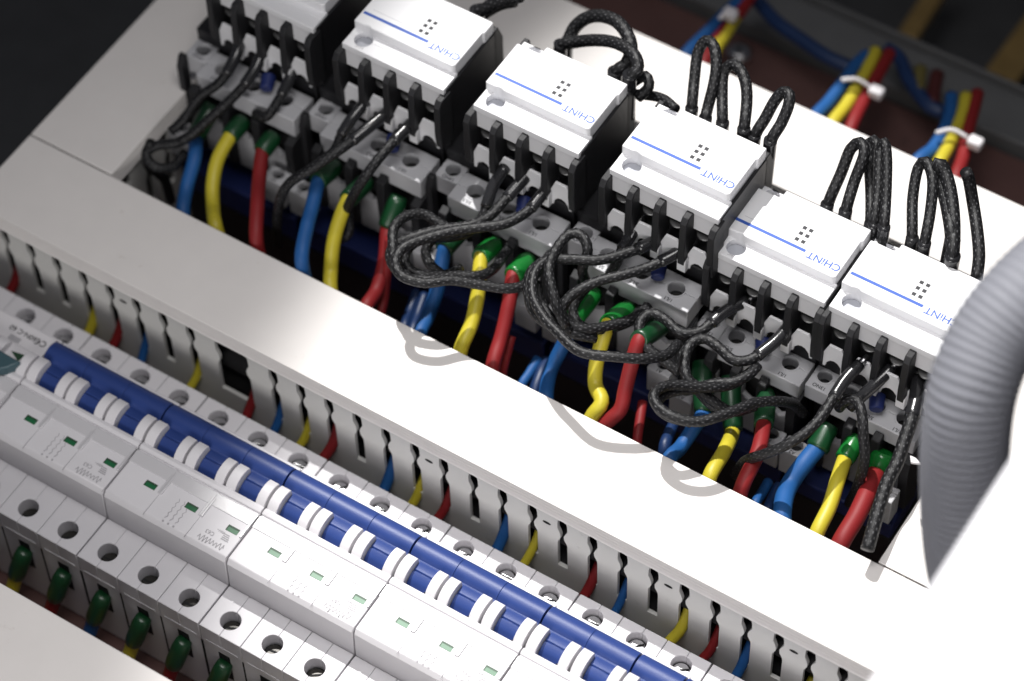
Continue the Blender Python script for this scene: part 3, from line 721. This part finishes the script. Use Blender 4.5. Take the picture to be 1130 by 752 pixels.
arch(z5b((520, 870), (590, 740), (650, 630), (700, 575), (740, 590), (735, 660), (690, 770), (620, 900)), 'leaning black arch behind the right corner of the fourth contactor', y=226, r=2.1)
z5c = lambda *p: U(730, 0, 2.825, *p)
arch(z5c((515, 650), (560, 540), (590, 465), (620, 445), (632, 480), (600, 570), (572, 670)), 'slanted black arch behind the darkened small contactor', y=222, r=2.1)
arch(z5c((650, 710), (652, 600), (645, 480), (650, 445), (672, 450), (672, 580), (668, 700)), 'tight upright black arch behind the darkened small contactor', y=224, r=2.0)
arch(z5c((660, 710), (675, 590), (680, 470), (695, 445), (703, 500), (700, 620), (692, 720)), 'upright black arch third in the clump behind the small contactors', y=220, r=1.9)
arch(z5c((780, 755), (783, 620), (800, 525), (825, 505), (845, 560), (838, 660), (818, 770)), 'open black arch behind the rightmost contactor', y=222, r=2.0)
arch(z5c((905, 810), (910, 700), (900, 600), (880, 530), (862, 510), (870, 560), (892, 650), (905, 760)), 'thick doubled black cable behind the rightmost contactor', y=221, r=2.5)
arch(z5c((948, 535), (958, 560), (972, 640), (984, 720), (990, 800), (982, 870)), 'single black cable rising at the right beside the grey hose', y=221, r=2.2, lug=0)

# ------------------------------------------------------------------ wires of the breakers
cols = {-7: 'wred', -4: 'wred', -5: 'wyellow', -6: 'wblue', -2: 'wblue', -1: 'wyellow', 0: 'wred', 2: 'wblue', 3: 'wyellow', 5: 'wred', 6: 'wblue', 8: 'wyellow', 9: 'wred', 10: 'wblue', 12: 'wyellow', 13: 'wblue', -9: 'wyellow', -11: 'wblue', -12: 'wred', -13: 'wyellow', -16: 'wred'}
cn = {'wred': 'red', 'wyellow': 'yellow', 'wblue': 'blue', 'wnavy': 'dark blue'}
order = sorted(cols); 
for i in order:
    x = 126.4+12.39*i; c = cols[i]; lean = -4 if c != 'wblue' else -1.5
    j = order.index(i)
    t = thing('supply_wire', (x-4, 72, -20), 'wire', 'wire', 'wires from the breakers into the middle duct')
    t['label'] = '%s wire in a keyhole slot of the middle duct, %s such wire from left' % (cn[c], ['first', 'second', 'third', 'fourth', 'fifth', 'sixth', 'seventh', 'eighth', 'ninth', 'tenth', 'eleventh', 'twelfth', 'thirteenth', 'fourteenth', 'fifteenth', 'sixteenth', 'seventeenth', 'eighteenth', 'nineteenth', 'twentieth', 'twenty first'][j])
    rw = random.Random(i*7+3); ja, jb, jc = rw.uniform(-2.5, 2.5), rw.uniform(-5, 3), rw.uniform(-.5, .4)
    tube([(x+lean*1.0+ja, 74.5, -28+jb), (x+lean*.6+ja*.5, 77.8, -15+jb), (x+lean*.15, 82.0, -8+jb*.7), (x+.1, 85.0, -3+jb*.6), (x+.5, 88, 3+jb)], 1.9+jc*.6, 'insulation', c, t)
seq = ['wyellow', 'wred', 'wblue']
for k in range(-2, 10):
    c = seq[k % 3]; x = 18*k
    ords = ['first', 'second', 'third', 'fourth', 'fifth', 'sixth', 'seventh', 'eighth', 'ninth', 'tenth', 'eleventh', 'twelfth']
    t = thing('outgoing_wire', (x, -7, -22), '%s wire in a dark green ferrule below the front terminals, %s from the left' % (cn[c], ords[k+2]), 'wire', 'ferruled wires under the front terminals')
    tube([(x-2.2, -11, -28), (x-4.6, -13.5, -40), (x-6.5, -19, -48), (x-9, -38, -50)], 2.6, 'insulation', c, t)
    m = MB(); a = Vector((x+.8, -7.5, -18)); b = Vector((x-3.0, -12.2, -33.5))
    dd = b-a; uu = dd.normalized().orthogonal().normalized(); ww = dd.normalized().cross(uu)
    m.loft([[a+dd*tt+(uu*math.cos(2*math.pi*j/18)+ww*math.sin(2*math.pi*j/18))*rr for j in range(18)] for tt, rr in ((0, 2.2), (.05, 3.0), (.3, 3.5), (.75, 3.5), (.95, 3.2), (1, 2.7))])
    m.build('ferrule', 'green', t, smooth=True)

# ------------------------------------------------------------------ grey hose and white panel in the foreground
hp = [(1178, 285, 182), (1130, 330, 178), (1095, 376, 170), (1074, 428, 160), (1066, 480, 146), (1064, 540, 126), (1068, 610, 100), (1082, 680, 70), (1100, 750, 40)]
pts = [at(u, v, 2, z) for u, v, z in hp]
t = thing('corrugated_hose', pts[-1], 'thick grey corrugated hose curving down at the right edge', 'hose')
tube(pts, 14, 'ribbed_tube', 'conduit', t, n=48, step=.45, rfun=lambda L: 13.6+.24*math.sin(L*2*math.pi/2.6))
w = at(1130, 493, 2, 250); e = at(957, 752, 2, 250)
xe = (w[0]+e[0])/2
tagobj(MB().box(xe, xe+260, -330, 330, 244, 250).build('door_panel', 'panel', bevel=1.5, seg=3), 'blank white panel filling the bottom right corner, out of focus', 'panel')
# little clear strip end of a tie beside the hose
a = at(1014, 505, 2, 60); b = at(1004, 519, 2, 52); c = at(1012, 505, 2, 60); dd_ = at(1010, 488, 2, 66)
m = MB(); m.prism([(b[0], b[1]), (a[0]+1.0, a[1]), (dd_[0]+1.2, dd_[1]), (dd_[0]-1.0, dd_[1])], 56, 57)
tagobj(m.build('tie_tail', 'tie'), 'clear pointed tail of a cable tie beside the hose', 'cable tie')

# ------------------------------------------------------------------ bundles behind the rear duct
def bundle(name, blue, yel, red, tiep, clip, zz, lab):
    for px, c, n_ in ((blue, 'wblue', 'blue'), (yel, 'wyellow', 'yellow'), (red, 'wred', 'red')):
        if not px: continue
        pts = [at(u, v, 2, zz-i*2.0) for i, (u, v) in enumerate(px)]
        f0 = pts[0]; d = Vector(pts[0])-Vector(pts[1]); pts = [(f0[0]+d.x*.8, f0[1]+d.y*.8, f0[2]-8)]+pts
        t = thing('bundled_cable', pts[0], '%s cable %s' % (n_, lab), 'power cable', 'cables tied in bundles behind the rear duct')
        tube(pts, 2.7, 'insulation', c, t)
    A = at(*tiep[0], 2, zz+4.5); B = at(*tiep[1], 2, zz+5); Cc = at(*tiep[2], 2, zz+3)
    t = thing('cable_tie', Cc, 'white cable tie round the cables '+lab, 'cable tie', 'cable ties on the rear bundles')
    tube([A, B, Cc], .9, 'strap', 'tie', t, n=8)
    if clip:
        K = at(*clip, 2, zz+3)
        MB().box(K[0]-3, K[0]+3, K[1]-2.4, K[1]+2.4, K[2]-2, K[2]+2.6).build('buckle', 'tie', t, bevel=1.0)
bundle('b', z5c((470, 375), (520, 320), (570, 255), (605, 205), (640, 172)), z5c((525, 395), (575, 330), (620, 255), (650, 200), (668, 160)), z5c((590, 400), (630, 315), (665, 250), (690, 205), (712, 165)),
       [z5c((560, 250))[0], z5c((610, 248))[0], z5c((655, 275))[0]], z5c((670, 290))[0], 2, 'of the middle bundle, with a bright end')
bundle('b', z5c((795, 505), (845, 465), (880, 410), (900, 350), (905, 300)), z5c((860, 520), (890, 465), (918, 405), (940, 350), (950, 300)), z5c((915, 560), (940, 490), (955, 410), (970, 350), (985, 290)),
       [z5c((855, 415))[0], z5c((905, 405))[0], z5c((955, 430))[0]], z5c((978, 448))[0], 2, 'of the right hand bundle, above the thick doubled arch')
bundle('b', z5c((70, 180), (130, 115), (190, 55), (240, 5), (270, -40)), z5c((170, 150), (185, 130), (215, 80), (240, 40)), z5c((130, 200), (170, 130), (210, 80), (250, 30), (290, -30)),
       [z5c((180, 60))[0], z5c((200, 42))[0], z5c((228, 60))[0]], z5c((214, 47))[0], 2, 'of the blurred top bundle beside the screw head')
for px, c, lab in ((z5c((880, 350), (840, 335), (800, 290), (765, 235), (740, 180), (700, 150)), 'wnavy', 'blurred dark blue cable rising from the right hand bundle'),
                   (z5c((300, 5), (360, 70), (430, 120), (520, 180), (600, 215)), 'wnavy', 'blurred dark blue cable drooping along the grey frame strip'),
                   (z5c((845, 330), (850, 280), (860, 230)), 'redshade', 'short blurred red cable, tinted as in shade, behind the right hand bundle'),
                   (z5c((800, 290), (803, 250), (808, 215)), 'yellowshade', 'short blurred yellow cable, tinted as in shade, left of the red one')):
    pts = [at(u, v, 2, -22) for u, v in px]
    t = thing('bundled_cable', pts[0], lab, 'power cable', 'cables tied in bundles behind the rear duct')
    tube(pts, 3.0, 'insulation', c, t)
# the screw head on the mounting plate
p = at(816, 54, 2, -48)
t = thing('plate_screw', (p[0], p[1], -51), 'round shiny screw head on the brown mounting plate near the top edge', 'screw')
m = MB(); N = 28
m.loft([[(p[0]+r_*math.cos(2*math.pi*j/N), p[1]+r_*math.sin(2*math.pi*j/N), -51+h_) for j in range(N)] for r_, h_ in ((5.6, 0), (5.5, .8), (4.8, 2.0), (3.4, 2.9), (1.6, 3.3))])
m.build('head', 'steel', t, smooth=True)
m = MB(); m.box(p[0]-2.2, p[0]+2.2, p[1]-.35, p[1]+.35, -47.72, -47.66); m.box(p[0]-.35, p[0]+.35, p[1]-2.2, p[1]+2.2, -47.64, -47.6); m.build('drive', 'dark', t)
# out of focus copper bars in the deep corner
for i, (px0, px1, lab) in enumerate((((1000, 40), (1045, -30), 'blurred copper bar near the top right, first of two'), ((1085, 110), (1180, -20), 'blurred copper bar in the top right corner, thicker one'))):
    A = at(*px0, 2, -105); B = at(*px1, 2, -105); d = Vector(B)-Vector(A); L = d.length; d.normalize(); nn = Vector((-d.y, d.x, 0))
    w_ = 4.5+3*i
    q = [Vector(A)+nn*w_, Vector(A)-nn*w_, Vector(B)-nn*w_, Vector(B)+nn*w_]
    tagobj(MB().prism([(v.x, v.y) for v in q], -112, -105).build('sheen_bar', 'sheen', bevel=.8), lab, 'golden_sheen', 'copper bars in the deep corner')  # golden bars stand in for a blurred sheen in the corner

# ------------------------------------------------------------------ light
w = bpy.data.worlds.new('World'); scene.world = w; w.use_nodes = True
bg = w.node_tree.nodes['Background']; bg.inputs[0].default_value = (.80, .84, 1.0, 1); bg.inputs[1].default_value = .07
def aim(o, target): o.rotation_euler = (Vector(target)*S-o.location).to_track_quat('-Z', 'Y').to_euler()
D = Vector((.57, -.35, -1.0)).normalized()
ctr = Vector((530, 110, 37)); dist = 2600
l = bpy.data.lights.new('key', 'SPOT'); l.energy = 370; l.color = (1, .985, .96); l.shadow_soft_size = .022
l.spot_size = 2*math.atan(472/dist); l.spot_blend = .16
k = bpy.data.objects.new('key_lamp', l); COL.objects.link(k); k.location = (ctr-D*dist)*S; aim(k, ctr)
l = bpy.data.lights.new('fill', 'AREA'); l.energy = 1.4; l.shape = 'RECTANGLE'; l.size = .35; l.size_y = .35; l.color = (1, .98, .97)
l.spread = math.radians(100)
k = bpy.data.objects.new('fill_lamp', l); COL.objects.link(k); k.location = Vector((230, -20, 800))*S; aim(k, (330, -90, 0))  # added overhead fill for the parts outside the key light
l = bpy.data.lights.new('side_fill', 'AREA'); l.energy = 5.0; l.shape = 'RECTANGLE'; l.size = .6; l.size_y = .3; l.color = (1, .975, .955)
k = bpy.data.objects.new('side_fill_lamp', l); COL.objects.link(k); k.location = Vector((330, -1000, 430))*S; aim(k, (130, 90, 20))  # added low fill that lifts the duct rims and front faces
tagobj(MB().box(-400, 900, 402, 560, 300, 304).build('rear_shade_panel', 'frame', bevel=1), 'unseen sheet added above the rear edge to shade the background', 'shade panel')  # added out of view to keep the key off the background
# ------------------------------------------------------------------ camera
cd = bpy.data.cameras.new('Camera'); cam = bpy.data.objects.new('Camera', cd); COL.objects.link(cam)
mt = Matrix([[*CR[0], CC[0]*S], [*CR[1], CC[1]*S], [*CR[2], CC[2]*S], [0, 0, 0, 1]]); cam.matrix_world = mt
cd.sensor_width = 36; cd.lens = 36*CF/1130; cd.clip_start = .02; cd.clip_end = 20
cd.dof.use_dof = True; cd.dof.focus_distance = 1.012; cd.dof.aperture_fstop = 6.2
scene.camera = cam
scene.view_settings.view_transform = 'Standard'; scene.view_settings.look = 'None'; scene.view_settings.exposure = 0; scene.view_settings.gamma = 1
for o in bpy.data.objects:
    if '_o' in o: del o['_o']
